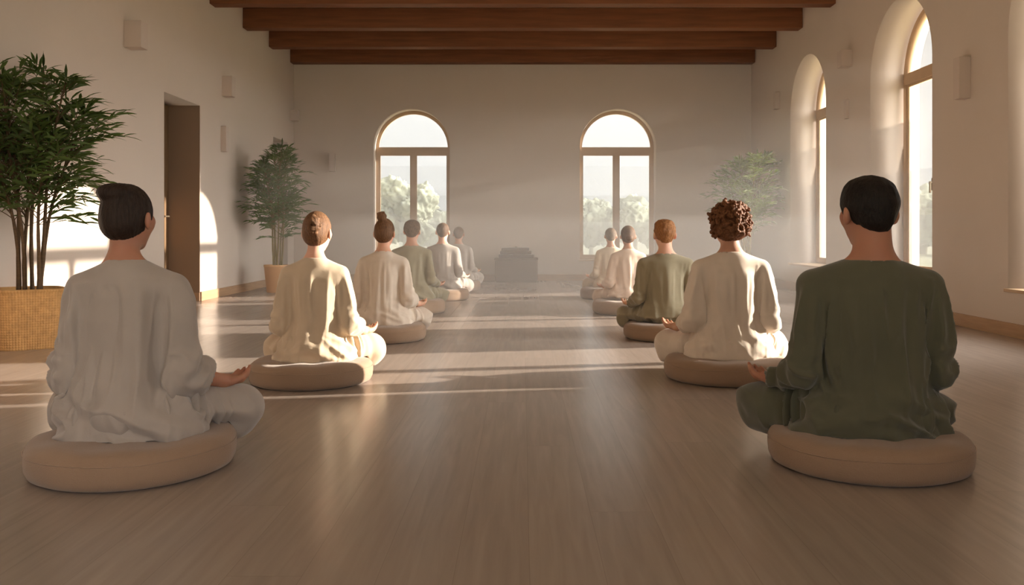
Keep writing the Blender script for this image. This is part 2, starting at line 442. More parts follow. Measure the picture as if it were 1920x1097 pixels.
class Sdf:
    def __init__(s, lo, hi, h):
        s.lo = np.array(lo, float); s.h = h
        s.n = np.ceil((np.array(hi)-s.lo)/h).astype(int)+1
        s.F = np.full(tuple(s.n), 1.0, np.float32)
        s.ax = [(s.lo[i]+np.arange(s.n[i])*h).astype(np.float32) for i in range(3)]
    def _sl(s, lo, hi, pad):
        out = []
        for i in range(3):
            a = int(np.floor((lo[i]-pad-s.lo[i])/s.h)); b = int(np.ceil((hi[i]+pad-s.lo[i])/s.h))+1
            a = max(a, 0); b = min(b, s.n[i])
            if b-a < 1: return None
            out.append(slice(a, b))
        return tuple(out)
    def _xyz(s, sl):
        return (s.ax[0][sl[0]][:, None, None], s.ax[1][sl[1]][None, :, None], s.ax[2][sl[2]][None, None, :])
    def apply(s, lo, hi, fn, k, mode='u'):
        sl = s._sl(lo, hi, k+3*s.h)
        if sl is None: return
        d = fn(*s._xyz(sl)); f = s.F[sl]
        if mode == 'u':
            if k <= 0: s.F[sl] = np.minimum(f, d); return
            t = np.clip(0.5+0.5*(f-d)/k, 0, 1); s.F[sl] = f*(1-t)+d*t-k*t*(1-t)
        else:
            kk = max(k, 1e-5); d = -d
            t = np.clip(0.5-0.5*(f-d)/kk, 0, 1); s.F[sl] = f*(1-t)+d*t+kk*t*(1-t)
    def cap(s, a, b, ra, rb, k=0.03, mode='u'):
        a = np.array(a, float); b = np.array(b, float); ba = b-a; L2 = float(ba@ba)+1e-12
        def fn(x, y, z):
            px, py, pz = x-a[0], y-a[1], z-a[2]
            t = np.clip((px*ba[0]+py*ba[1]+pz*ba[2])/L2, 0, 1)
            return np.sqrt((px-t*ba[0])**2+(py-t*ba[1])**2+(pz-t*ba[2])**2)-(ra+(rb-ra)*t)
        R = max(ra, rb); s.apply(np.minimum(a, b)-R, np.maximum(a, b)+R, fn, k, mode)
    def ell(s, c, r, k=0.03, mode='u', rot=None):
        c = np.array(c, float); r = np.array(r, float)
        def fn(x, y, z):
            px, py, pz = x-c[0], y-c[1], z-c[2]
            if rot is not None:
                R = rot
                px, py, pz = (R[0][0]*px+R[1][0]*py+R[2][0]*pz, R[0][1]*px+R[1][1]*py+R[2][1]*pz, R[0][2]*px+R[1][2]*py+R[2][2]*pz)
            k0 = np.sqrt((px/r[0])**2+(py/r[1])**2+(pz/r[2])**2)+1e-9
            k1 = np.sqrt((px/r[0]**2)**2+(py/r[1]**2)**2+(pz/r[2]**2)**2)+1e-9
            return k0*(k0-1)/k1
        R = r.max() if rot is not None else r
        s.apply(c-R, c+R, fn, k, mode)
    def mesh(s):
        F = s.F; S = F < 0
        c = [S[i:S.shape[0]-1+i, j:S.shape[1]-1+j, k:S.shape[2]-1+k] for i in (0, 1) for j in (0, 1) for k in (0, 1)]
        any_ = c[0].copy(); all_ = c[0].copy()
        for q in c[1:]: any_ |= q; all_ &= q
        cell = any_ & ~all_
        I = np.argwhere(cell)
        idx = np.full(cell.shape, -1, np.int32); idx[cell] = np.arange(len(I))
        acc = np.zeros((len(I), 3)); cnt = np.zeros(len(I))
        corners = [(i, j, k) for i in (0, 1) for j in (0, 1) for k in (0, 1)]
        val = {q: F[I[:, 0]+q[0], I[:, 1]+q[1], I[:, 2]+q[2]] for q in corners}
        for q in corners:
            for ax in range(3):
                if q[ax]: continue
                q2 = list(q); q2[ax] = 1; q2 = tuple(q2)
                a, b = val[q], val[q2]; m = (a < 0) != (b < 0)
                t = np.where(m, a/np.where(m, a-b, 1), 0)
                p = np.array(q, float)[None, :].repeat(len(I), 0); p[:, ax] = t
                acc[m] += p[m]; cnt[m] += 1
        V = (I+acc/cnt[:, None])*s.h+s.lo
        Q = []
        for ax in range(3):
            o1, o2 = (ax+1) % 3, (ax+2) % 3
            sa = [slice(None)]*3; sb = [slice(None)]*3
            sa[ax] = slice(0, -1); sb[ax] = slice(1, None)
            A = S[tuple(sa)]; B = S[tuple(sb)]
            E = np.argwhere(A != B)
            E = E[(E[:, o1] > 0) & (E[:, o2] > 0) & (E[:, o1] < S.shape[o1]-1) & (E[:, o2] < S.shape[o2]-1)]
            def g(d1, d2):
                e = E.copy(); e[:, o1] -= d1; e[:, o2] -= d2
                return idx[e[:, 0], e[:, 1], e[:, 2]]
            q = np.stack([g(1, 1), g(0, 1), g(0, 0), g(1, 0)], 1)
            fl_ = ~A[E[:, 0], E[:, 1], E[:, 2]]
            q[fl_] = q[fl_][:, ::-1]
            Q.append(q)
        Q = np.concatenate(Q); Q = Q[(Q >= 0).all(1)]
        return V, Q

def vnormals(V, Q):
    a, b, c, d = V[Q[:, 0]], V[Q[:, 1]], V[Q[:, 2]], V[Q[:, 3]]
    fn = np.cross(c-a, d-b)
    N = np.zeros_like(V)
    for i in range(4):
        for j in range(3): N[:, j] += np.bincount(Q[:, i], fn[:, j], len(V))
    return N/(np.linalg.norm(N, axis=1, keepdims=True)+1e-12)

def relax(V, Q, it=1):
    for _ in range(it):
        S_ = np.zeros_like(V); C = np.zeros(len(V))
        for i in range(4):
            j = (i+1) % 4
            for p, q in ((Q[:, i], Q[:, j]), (Q[:, j], Q[:, i])):
                for ax in range(3): S_[:, ax] += np.bincount(p, V[q, ax], len(V))
                C += np.bincount(p, minlength=len(V))
        V = V*0.5+0.5*S_/np.maximum(C, 1)[:, None]
    return V

# ------------------------------------------------------------------ people
def lerp(a, b, t): return tuple(a[i]+(b[i]-a[i])*t for i in range(3))

def finish(name, sdf, disp, m, parent, it=1):
    V, Q = sdf.mesh(); V = relax(V, Q, it)
    if disp is not None: V = V+vnormals(V, Q)*disp(V)[:, None]
    return link(name, np_mesh(name, V, Q), m, parent)

def make_person(P):
    """seated cross-legged on a cushion, facing +y; local z=0 is the cushion top"""
    s = P['s']; seed = P['seed']; rg = random.Random(seed)
    sw = P.get('sw', 0.175); h = P['h']; hs = P.get('hs', 1.0); nr = P.get('nr', 0.054)
    hy = P.get('head_yaw', 0.0)
    ex = P.get('ex', 0.222)
    Sh = {i: (i*sw, -0.005, 0.497) for i in (-1, 1)}
    El = {i: (i*ex, -0.020, 0.215) for i in (-1, 1)}
    Wr = {i: (i*0.282, 0.17, 0.150) for i in (-1, 1)}
    Kn = {i: (i*0.312, 0.25, 0.025) for i in (-1, 1)}
    hc = np.array((0, 0.035, 0.775))
    def hp(x, y, z):           # point in head space -> local
        c, n = math.cos(hy), math.sin(hy)
        x, y = x, y-0.0
        X, Y = c*x-n*y, n*x+c*y
        base = (P.get('hdx', 0), 0.01, 0.68)
        return (base[0]+X*hs, base[1]+(Y-0.01)*hs, base[2]+(z-0.68)*hs)
    rotm = [[math.cos(hy), -math.sin(hy), 0], [math.sin(hy), math.cos(hy), 0], [0, 0, 1]]
    R3 = lambda a, b, c: (a*hs, b*hs, c*hs)
    # ---- body
    B = Sdf((-0.47, -0.20, -0.08), (0.47, 0.47, 0.93), P.get('hb', h))
    B.ell((0, 0.0, 0.09), (0.155, 0.105, 0.085), 0.03)
    B.ell((0, 0.01, 0.24), (0.12, 0.075, 0.15), 0.04)
    B.ell((0, 0.01, 0.40), (0.145, 0.078, 0.15), 0.04)
    B.cap((-sw*.72, -0.005, 0.50), (sw*.72, -0.005, 0.50), 0.050, 0.050, 0.04)
    for i in (-1, 1):
        B.cap((i*0.03, -0.015, 0.59), (i*sw*.8, -0.005, 0.515), 0.034, 0.042, 0.04)
        B.cap(Sh[i], El[i], 0.040, 0.034, 0.02)
        B.cap(El[i], Wr[i], 0.034, 0.025, 0.02)
        B.cap((i*0.09, 0.02, 0.085), Kn[i], 0.065, 0.05, 0.04)
        B.cap(Kn[i], (-i*0.06, 0.36, 0.0-0.005*i), 0.046, 0.034, 0.03)
        B.cap((-i*0.06, 0.36, 0.0-0.005*i), (-i*0.17, 0.39, -0.02), 0.034, 0.026, 0.02)      # foot
    B.cap((P.get('hdx', 0)*.6, -0.012, 0.55), (P.get('hdx', 0), 0.022, 0.70), nr*1.08, nr, 0.045)
    # head
    B.ell(hp(0, 0.035, 0.775), R3(0.079, 0.097, 0.097), 0.02, rot=rotm)
    B.ell(hp(0, 0.075, 0.705), R3(0.058, 0.062, 0.062), 0.04, rot=rotm)
    B.cap(hp(0.0, 0.115, 0.665), hp(0, 0.118, 0.66), 0.022*hs, 0.022*hs, 0.03)
    B.cap(hp(0, 0.132, 0.765), hp(0, 0.150, 0.733), 0.009*hs, 0.0135*hs, 0.012)           # nose
    B.cap(hp(-0.03, 0.122, 0.79), hp(0.03, 0.122, 0.79), 0.012*hs, 0.012*hs, 0.02)        # brow
    for i in (-1, 1):
        B.ell(hp(i*0.032, 0.128, 0.769), R3(0.016, 0.012, 0.011), 0.008, 'd' if False else 'u', rotm)   # closed lid
        B.cap(hp(i*0.055, 0.100, 0.745), hp(i*0.05, 0.105, 0.735), 0.018*hs, 0.016*hs, 0.03)  # cheek
        ear = hp(i*0.088, 0.026, 0.750)
        B.ell(ear, R3(0.012, 0.021, 0.033), 0.008, rot=[[math.cos(hy+i*.35), -math.sin(hy+i*.35), 0], [math.sin(hy+i*.35), math.cos(hy+i*.35), 0], [0, 0, 1]])
        B.ell(hp(i*0.101, 0.034, 0.754), R3(0.006, 0.010, 0.018), 0.004, 's', rotm)
        B.ell(hp(i*0.085, 0.035, 0.725), R3(0.008, 0.010, 0.010), 0.006, rot=rotm)
    B.cap(hp(-0.018, 0.137, 0.702), hp(0.018, 0.137, 0.702), 0.007*hs, 0.007*hs, 0.006)
    B.cap(hp(-0.015, 0.134, 0.693), hp(0.015, 0.134, 0.693), 0.008*hs, 0.008*hs, 0.006)
    # hands, palm up on the knees, index finger and thumb nearly touching
    for i in (-1, 1):
        W = np.array(Wr[i]); Fd = np.array((i*0.30, 0.94, -0.05)); Fd /= np.linalg.norm(Fd)
        Nn = np.array((i*0.10, 0.05, 1.0)); Nn -= Fd*(Nn@Fd); Nn /= np.linalg.norm(Nn)
        T = np.cross(Fd, Nn)*1.0
        if T[0]*i < 0: T = -T                          # thumb on the outside
        B.cap(W, W+Fd*0.03, 0.025, 0.024, 0.015)
        for o in (-0.022, -0.004, 0.016):
            B.cap(W+Fd*0.03+T*o*0.7, W+Fd*0.082+T*o*1.25, 0.018, 0.015, 0.012)
        for q, (o, ln, cu) in enumerate(((0.030, 0.066, 1.25), (0.011, 0.076, 0.75), (-0.009, 0.070, 0.62), (-0.027, 0.056, 0.55))):
            p = W+Fd*(0.088-0.004*abs(q-1))+T*o; ang = 0.12
            for sgm, (fr, rr) in enumerate(((0.42, 0.0092), (0.32, 0.0085), (0.26, 0.0078))):
                ang2 = ang+cu*(0.35, 0.75, 1.0)[sgm]
                q2 = p+(Fd*math.cos(ang2)+Nn*math.sin(ang2))*ln*fr
                B.cap(p, q2, rr, rr*0.93, 0.004); p = q2
        t0 = W+Fd*0.022+T*0.026; t1 = t0+Fd*0.034+T*0.020+Nn*0.014; t2 = t1+Fd*0.026+T*0.0+Nn*0.016; t3 = t2+Fd*0.018-T*0.006+Nn*0.010
        B.cap(t0, t1, 0.015, 0.0115, 0.01); B.cap(t1, t2, 0.0105, 0.0095, 0.004); B.cap(t2, t3, 0.0095, 0.0085, 0.003)
    B.apply((-.5, -.3, -.2), (.5, .17, .02), lambda x, y, z: (z-0.008)+np.maximum(0, (np.sqrt(x*x+y*y)-0.34))*3.0, 0.01, 's')
    V, Q = B.mesh(); V = relax(V, Q, 1)
    body = link('person', np_mesh('person', V, Q), M[P['skin']], None)
    body.location = P['loc']; body.rotation_euler = (0, 0, P.get('yaw', 0)); body.scale = (s*P.get('wx', 1), s, s)
    props(body, P['label'], 'person', P.get('group'))
    # ---- tunic
    hT = P['h']
    C = Sdf((-0.42, -0.26, -0.05), (0.42, 0.30, 0.66), hT)
    wk = P.get('wk', 1.0)
    zk = [-0.03, 0.0, 0.06, 0.12, 0.20, 0.30, 0.40, 0.48, 0.53, 0.57, 0.60]
    hem = P.get('hem', 0.262)
    wv = [hem-.01, hem, hem-.015, 0.212*wk, 0.172*wk, 0.162*wk, 0.166*wk, (sw-.01), sw*.9, sw*.5, 0.05]
    dv = [0.165, 0.168, 0.165, 0.150, 0.130, 0.122, 0.122, 0.112, 0.095, 0.07, 0.045]
    def torso(x, y, z):
        w = np.interp(z, zk, wv); d = np.interp(z, zk, dv)
        cy = np.interp(z, [0, .2, .45, .6], [0.0, 0.005, -0.002, -0.012])
        r = np.sqrt((x/w)**2+((y-cy)/d)**2)
        dd = (r-1)*np.minimum(w, d)*0.9
        return np.maximum(np.maximum(dd, P.get('hemz', 0.0)-0.012-z), z-0.6)
    C.apply((-.27, -.19, -.02), (.27, .19, .60), torso, 0.0)
    for i in (-1, 1):
        C.cap((i*0.045, -0.012, 0.560), (i*(sw-.005), -0.005, 0.502), 0.048, 0.060, 0.045)
        sl = P.get('sleeve', 'wide')
        if sl == 'wide':
            C.cap(Sh[i], El[i], 0.060, 0.062, 0.012)
            cf = lerp(El[i], Wr[i], 0.42); cf = (cf[0], cf[1], cf[2]+0.004)
            C.cap((El[i][0], El[i][1], El[i][2]-.012), cf, 0.064, 0.060, 0.02)
            en = lerp(El[i], Wr[i], 1.1)
            C.cap(lerp(El[i], Wr[i], 0.62), en, 0.056, 0.056, 0.008, 's')
            C.apply((min(cf[0], en[0])-.1, cf[1]+.03, .0), (max(cf[0], en[0])+.1, .3, .3),
                    lambda x, y, z: (lerp(El[i], Wr[i], .66)[1]-y)+0*x+0*z, 0.004, 's')
        else:
            C.cap(Sh[i], El[i], 0.060, 0.054, 0.012)
            C.cap((El[i][0], El[i][1], El[i][2]-.006), lerp(El[i], Wr[i], 0.93), 0.056, 0.038, 0.015)
            C.cap(lerp(El[i], Wr[i], 0.97), lerp(El[i], Wr[i], 1.3), 0.031, 0.031, 0.005, 's')
    C.ell((0, -0.050, 0.560), (0.075, 0.035, 0.045), 0.03)
    C.apply((-.12, -.12, .52), (.12, .12, .66), lambda x, y, z: np.maximum(np.sqrt((x/1.15)**2+(y*1.0)**2)-(nr+.010), 0.555-0.15*y-z), 0.005, 's')
    amp = P.get('fold', 1.4); so = seed*3.17
    def cloth(V):
        x, y, z = V[:, 0], V[:, 1], V[:, 2]
        ax = np.abs(x)
        arm = sstep(0.0, 0.045, ax-np.interp(z, zk, wv)*0.99)
        fan = x*(1+0.55*(0.5-z))                      # folds run down the back and drift outwards
        mid = sstep(0.57, 0.42, z)
        f1 = (ridge(fan*11+so, y*7+1.7+so, z*1.9+so)-0.35)*0.017
        f1 += (ridge(fan*27+so, y*16, z*3.6+4+so)-0.4)*0.0065
        low = sstep(0.20, 0.05, z)
        f2 = (ridge(x*8+so+z*9, y*9, z*17+so+x*6*np.sign(x))-0.4)*0.015
        ed = np.sqrt((ax-El[1][0])**2+(y-El[1][1])**2+(z-El[1][2])**2)
        elb = sstep(0.16, 0.03, ed)
        f3 = (ridge(x*9+so, y*15+z*8+so, z*22-y*14)-0.4)*0.013
        f4 = (ridge(ax*14+so, y*18+so, z*3.0)-0.4)*0.014
        arm_mid = arm*sstep(0.53, 0.45, z)
        d = (1-arm)*(f1*mid*(1-0.6*low)+f2*low)+arm_mid*(f4*(1-elb)+f3*elb)
        d += (fbm(x*6+so, y*6, z*6, 2)-0.5)*0.016*sstep(0.58, 0.45, z)
        return np.maximum(d*amp, -0.012)
    finish('tunic', C, cloth, M[P['cloth']], body, 1)
    # ---- trousers
    T = Sdf((-0.46, -0.22, -0.085), (0.46, 0.46, 0.22), hT)
    T.ell((0, 0.0, 0.06), (0.205, 0.140, 0.085), 0.02)
    for i in (-1, 1):
        T.cap((i*0.10, 0.02, 0.075), Kn[i], 0.105, 0.080, 0.05)
        T.cap((Kn[i][0]*1.02, Kn[i][1]+.01, Kn[i][2]-.02), (Kn[i][0]*.84, Kn[i][1]-.03, Kn[i][2]-.055), 0.062, 0.040, 0.04)
        T.cap(Kn[i], (-i*0.02, 0.345, 0.0-0.008*i), 0.084, 0.060, 0.04)
    T.apply((-.5, -.3, -.2), (.5, .17, .0), lambda x, y, z: (z+0.004)+np.maximum(0, (np.sqrt(x*x+y*y)-0.34))*3.0, 0.01, 's')
    def pants(V):
        x, y, z = V[:, 0], V[:, 1], V[:, 2]; ax = np.abs(x)
        t = ((ax-0.1)*0.235+(y-0.02)*0.23)/(0.235**2+0.23**2)      # along the thigh
        a = sstep(0.95, 0.45, t)
        q = (ridge(t*9+so, z*5+x*3+so, y*4)-0.4)*0.018*a
        q += (ridge(x*6+so+z*5, y*7+so, z*9)-0.4)*0.014
        return q*amp
    finish('trousers', T, pants, M[P.get('cloth2', P['cloth'])], body, 1)
    # ---- hair
    hh = P.get('hh', h*0.75)
    Hh = Sdf((-0.19, -0.22, 0.60), (0.19, 0.23, 1.04), hh)
    st = P['hair']
    def cut_face():
        Hh.ell(hp(0, 0.150, 0.725), R3(0.098, 0.085, 0.105), 0.012, 's', rotm)
        for i in (-1, 1): Hh.ell(hp(i*0.102, 0.052, 0.735), R3(0.034, 0.034, 0.042), 0.010, 's', rotm)
    if st in ('short', 'crop', 'tousled'):
        rr = {'short': (0.095, 0.110, 0.092), 'crop': (0.086, 0.105, 0.092), 'tousled': (0.091, 0.108, 0.094)}[st]
        Hh.ell(hp(0, 0.030, 0.792), R3(*rr), 0.0, rot=rotm)
        Hh.ell(hp(0, -0.010, 0.728), R3(0.047, 0.052, 0.050), 0.045, rot=rotm)
        if st != 'crop': Hh.ell(hp(0.0, 0.04, 0.84), R3(0.080, 0.090, 0.046), 0.02, rot=rotm)
        Hh.apply((-.2, -.2, .55), (.2, .3, hp(0, 0, .682)[2]), lambda x, y, z: z-hp(0, 0, .682)[2]+0*x+0*y, 0.015, 's')
    elif st == 'curly':
        Hh.ell(hp(0, 0.020, 0.785), R3(0.100, 0.112, 0.108), 0.0, rot=rotm)
        Hh.ell(hp(0, -0.015, 0.735), R3(0.100, 0.080, 0.070), 0.03, rot=rotm)
        for _ in range(420):
            a = rg.uniform(0, 2*math.pi); e = math.asin(rg.uniform(-0.62, 1.0))
            r_ = rg.uniform(0.98, 1.12)
            p = hp(0.106*r_*math.cos(e)*math.cos(a), 0.008+0.116*r_*math.cos(e)*math.sin(a), 0.775+0.118*r_*math.sin(e))
            q = (p[0]+rg.uniform(-.014, .014), p[1]+rg.uniform(-.014, .014), p[2]+rg.uniform(-.014, .014))
            Hh.cap(p, q, rg.uniform(.007, .012), rg.uniform(.006, .010), 0.004)
    else:
        Hh.ell(hp(0, 0.028, 0.782), R3(0.089, 0.107, 0.105), 0.0, rot=rotm)
        Hh.ell(hp(0, -0.02, 0.735), R3(0.066, 0.055, 0.058), 0.035, rot=rotm)
        if st == 'flatbun':
            Hh.ell(hp(-0.010, -0.030, 0.850), R3(0.064, 0.055, 0.036), 0.018, rot=rotm)
            Hh.ell(hp(-0.030, -0.050, 0.852), R3(0.038, 0.032, 0.028), 0.008, rot=rotm)
        elif st == 'braid':
            for q in range(34):
                a = q*0.74; rad = 0.046-0.0009*q
                p = hp(0.012+rad*math.cos(a)*0.9, -0.072-0.0007*q, 0.800+rad*math.sin(a)*1.25)
                Hh.ell(p, R3(0.017, 0.018, 0.012), 0.003)
        elif st == 'topbun':
            Hh.ell(hp(-0.006, -0.035, 0.895), R3(0.042, 0.042, 0.045), 0.012, rot=rotm)
            for q in range(14):
                a = q*0.9
                Hh.ell(hp(-0.006+0.028*math.cos(a), -0.035+0.028*math.sin(a), 0.872+0.0045*q), R3(0.017, 0.017, 0.012), 0.006)
        elif st == 'lowbun':
            Hh.ell(hp(0, -0.075, 0.735), R3(0.045, 0.036, 0.040), 0.012, rot=rotm)
    cut_face()
    def hd(V):
        x, y, z = V[:, 0], V[:, 1], V[:, 2]
        if st == 'curly': return (fbm(x*90, y*90, z*90, 2)-0.5)*0.012
        if st in ('short', 'crop', 'tousled'):
            k_ = 0.016 if st == 'tousled' else 0.006
            return (fbm(x*60+so, y*60, z*34, 2)-0.5)*k_
        an = np.arctan2(x, -(y-0.03))
        return (ridge(an*14+so, z*6, so)-0.4)*0.0022
    finish('hair', Hh, hd, M[P['haircol']], body, 1 if st != 'curly' else 0)
    return body

def cushion(x, y, R, hgt, lab, seed, tilt=0.0):
    rg = random.Random(seed)
    prof = [(0.0, 0.0), (R*0.5, 0.0), (R*0.90, 0.0), (R*0.965, 0.010), (R*0.992, 0.030), (R*1.0, 0.055), (R*1.0, hgt*0.60),
            (R*0.990, hgt*0.74), (R*0.970, hgt*0.84), (R*0.935, hgt*0.93), (R*0.875, hgt*0.985), (R*0.80, hgt*1.0), (R*0.6, hgt*0.985), (R*0.3, hgt*0.96), (0.0, hgt*0.95)]
    V, Q = lathe(prof, 120)
    V = np.array(V)
    th = np.arctan2(V[:, 1], V[:, 0]); rr = np.hypot(V[:, 0], V[:, 1])
    k_ = 1+0.008*np.sin(3*th+seed)*(rr/R)+0.004*np.sin(11*th+seed*2)*(rr/R)*np.sin(V[:, 2]/hgt*3.1)
    V[:, 0] *= k_; V[:, 1] *= k_
    V[:, 2] += (0.004*np.sin(2*th+seed)*(rr/R)+0.003*np.sin(7*th+seed))*(V[:, 2]/hgt)
    o = link('floor_cushion', np_mesh('floor_cushion', V, Q), M['cushion'])
    bm = bmesh.new(); bm.from_mesh(o.data); bmesh.ops.remove_doubles(bm, verts=bm.verts[:], dist=1e-6)
    bmesh.ops.recalc_face_normals(bm, faces=bm.faces[:]); bm.to_mesh(o.data); bm.free()
    for f in o.data.polygons: f.use_smooth = True
    o.location = (x, y, 0.001); o.rotation_euler = (0, 0, seed)
    # stitched seam cord round the side
    ring = []
    for j in range(121):
        a = 2*math.pi*j/120; r = R*0.997*(1+0.008*math.sin(3*a+seed))
        ring.append((r*math.cos(a), r*math.sin(a), hgt*0.70+0.002*math.sin(5*a)))
    v, q = tube(ring, [0.0016]*121, 6)
    link('seam_piping', np_mesh('seam_piping', v, q), M['cushion'], o)
    props(o, lab, 'floor cushion', 'round meditation cushions')
    return o

PEOPLE = [
 # name: cushion (x, y, R, h), person dx, dy
 dict(c=(-1.388, 3.14, .350, .126), d=(-0.019, 0.0), wx=.975, hdx=-.022, hs=.95, s=1.01, top=1, h=.0065, hh=.0042, hb=.0058, sw=.165, ex=.205, nr=.049, fold=2.4, hair='flatbun', haircol='hair_dark', skin='skin3', cloth='white', sleeve='wide', head_yaw=-.10,
      label='person in an off-white linen tunic, dark hair in a bun, beside the large basket plant', cl='large taupe round cushion under the dark-haired person in off-white linen'),
 dict(c=(1.252, 3.20, .352, .122), d=(0.008, 0.0), hdx=.018, s=1.035, h=.0065, hh=.0042, hb=.0058, sw=.198, nr=.064, hs=1.015, hair='short', haircol='hair_black', skin='skin3', cloth='green', sleeve='long', ex=.232, head_yaw=.12, wk=1.08, fold=2.1,
      label='broad-shouldered person with short black hair in a dark olive tunic and trousers, sitting cross-legged', cl='large taupe round cushion under the black-haired person in dark olive'),
 dict(c=(-1.185, 4.93, .34, .126), d=(0.018, 0.02), wx=.93, s=.935, h=.0085, hh=.005, hb=.0068, sw=.165, nr=.050, hair='braid', haircol='hair_brown', skin='skin2', cloth='oat', sleeve='wide', head_yaw=-.12,
      label='person in a cream tunic with light brown hair in a braided updo', cl='tan round cushion under the person with the braided updo'),
 dict(c=(1.165, 5.04, .35, .128), d=(0.03, 0.02), s=.985, h=.0085, hh=.0046, hb=.0068, sw=.175, nr=.052, hair='curly', haircol='hair_curly', skin='skin', cloth='cream', sleeve='wide', head_yaw=.05,
      label='person with a bushy head of chestnut curls in a cream tunic', cl='tan round cushion under the curly-haired person in cream'),
 dict(c=(-1.105, 6.84, .35, .125), d=(0.02, 0.02), wx=.95, s=.925, h=.011, hh=.0065, hb=.009, sw=.165, nr=.050, hair='topbun', haircol='hair_brown', skin='skin2', cloth='cream', sleeve='wide', head_yaw=-.1,
      label='person in a cream tunic with brown hair in a high round topknot', cl='tan round cushion under the person with the high topknot'),
 dict(c=(1.150, 6.94, .35, .125), d=(-.02, 0.02), s=.905, h=.011, hh=.0065, hb=.009, sw=.19, nr=.058, hs=1.04, hair='tousled', haircol='hair_ginger', skin='skin2', cloth='sage', sleeve='long', ex=.24, head_yaw=.08, hemz=.06,
      label='person with short tousled ginger hair in a sage green tunic and trousers', cl='tan round cushion under the ginger-haired person in sage green'),
 dict(c=(-1.155, 9.12, .35, .145), d=(0.0, 0.02), s=.92, h=.014, hh=.009, hb=.012, sw=.18, nr=.056, hair='short', haircol='hair_grey', skin='skin', cloth='sage', sleeve='long', head_yaw=-.1,
      label='person with short ash-brown hair in an olive tunic, before the left back window', cl='round cushion under the ash-haired person in olive, in front of the left back window'),
 dict(c=(1.07, 9.06, .35, .14), d=(.02, 0.02), s=.86, h=.014, hh=.009, hb=.012, sw=.16, nr=.050, hair='lowbun', haircol='hair_mid', skin='skin', cloth='pink', sleeve='wide', hemz=.04,
      label='person in a pale rose tunic with smooth brown hair gathered at the nape', cl='round cushion under the person in the pale rose tunic'),
 dict(c=(-1.0, 10.85, .34, .14), d=(0.01, 0.02), s=.915, h=.016, hh=.010, hb=.013, sw=.175, nr=.055, hair='crop', haircol='hair_mid', skin='skin2', cloth='white', sleeve='long',
      label='close-cropped person in a pale greyish tunic, second from the far end of the left row', cl='round cushion under the close-cropped person in the pale greyish tunic'),
 dict(c=(1.06, 11.05, .34, .14), d=(.05, 0.02), s=.845, h=.016, hh=.010, hb=.013, sw=.165, nr=.052, hair='crop', haircol='hair_grey', skin='skin', cloth='oat', sleeve='long',
      label='farthest person in beige on the window side, silhouetted against the right back window', cl='round cushion under the farthest person in beige, below the right back window'),
 dict(c=(-.94, 12.6, .34, .14), d=(.02, 0.02), s=.87, h=.018, hh=.011, hb=.014, sw=.168, nr=.052, hair='crop', haircol='hair_mid', skin='skin', cloth='white', sleeve='long',
      label='farthest person of the row by the doorways, in light grey-beige, nearest the low chest', cl='round cushion under the farthest person in light grey-beige, nearest the low chest'),
]
for n, P in enumerate(PEOPLE):
    x, y, R, hg = P['c']
    cushion(x, y, R, hg, P['cl'], n*1.3+0.4)
    P['loc'] = (x+P['d'][0], y+P['d'][1], hg*0.975+0.003)
    P['seed'] = n+1
    P['group'] = 'people meditating on cushions'
    make_person(P)

# ------------------------------------------------------------------ plants
def leaf_geo(V, Fc, base, d, up, L, w):
    """a folded, drooping lanceolate leaf"""
    d = d.normalized(); side = d.cross(up)
    if side.length < 1e-3: side = Vector((1, 0, 0))
    side.normalize(); nrm = side.cross(d).normalized()
    n0 = len(V)
    prof = ((0, .12), (.25, .85), (.55, 1.0), (.82, .5), (1, .03))
    for t, k_ in prof:
        c = base+d*(L*t)-Vector((0, 0, 1))*(L*0.20*t*t)
        V.append(tuple(c-side*w*k_*.5+nrm*w*.14*k_)); V.append(tuple(c)); V.append(tuple(c+side*w*k_*.5+nrm*w*.14*k_))
    for i in range(len(prof)-1):
        a = n0+i*3
        Fc.append((a, a+1, a+4, a+3)); Fc.append((a+1, a+2, a+5, a+4))

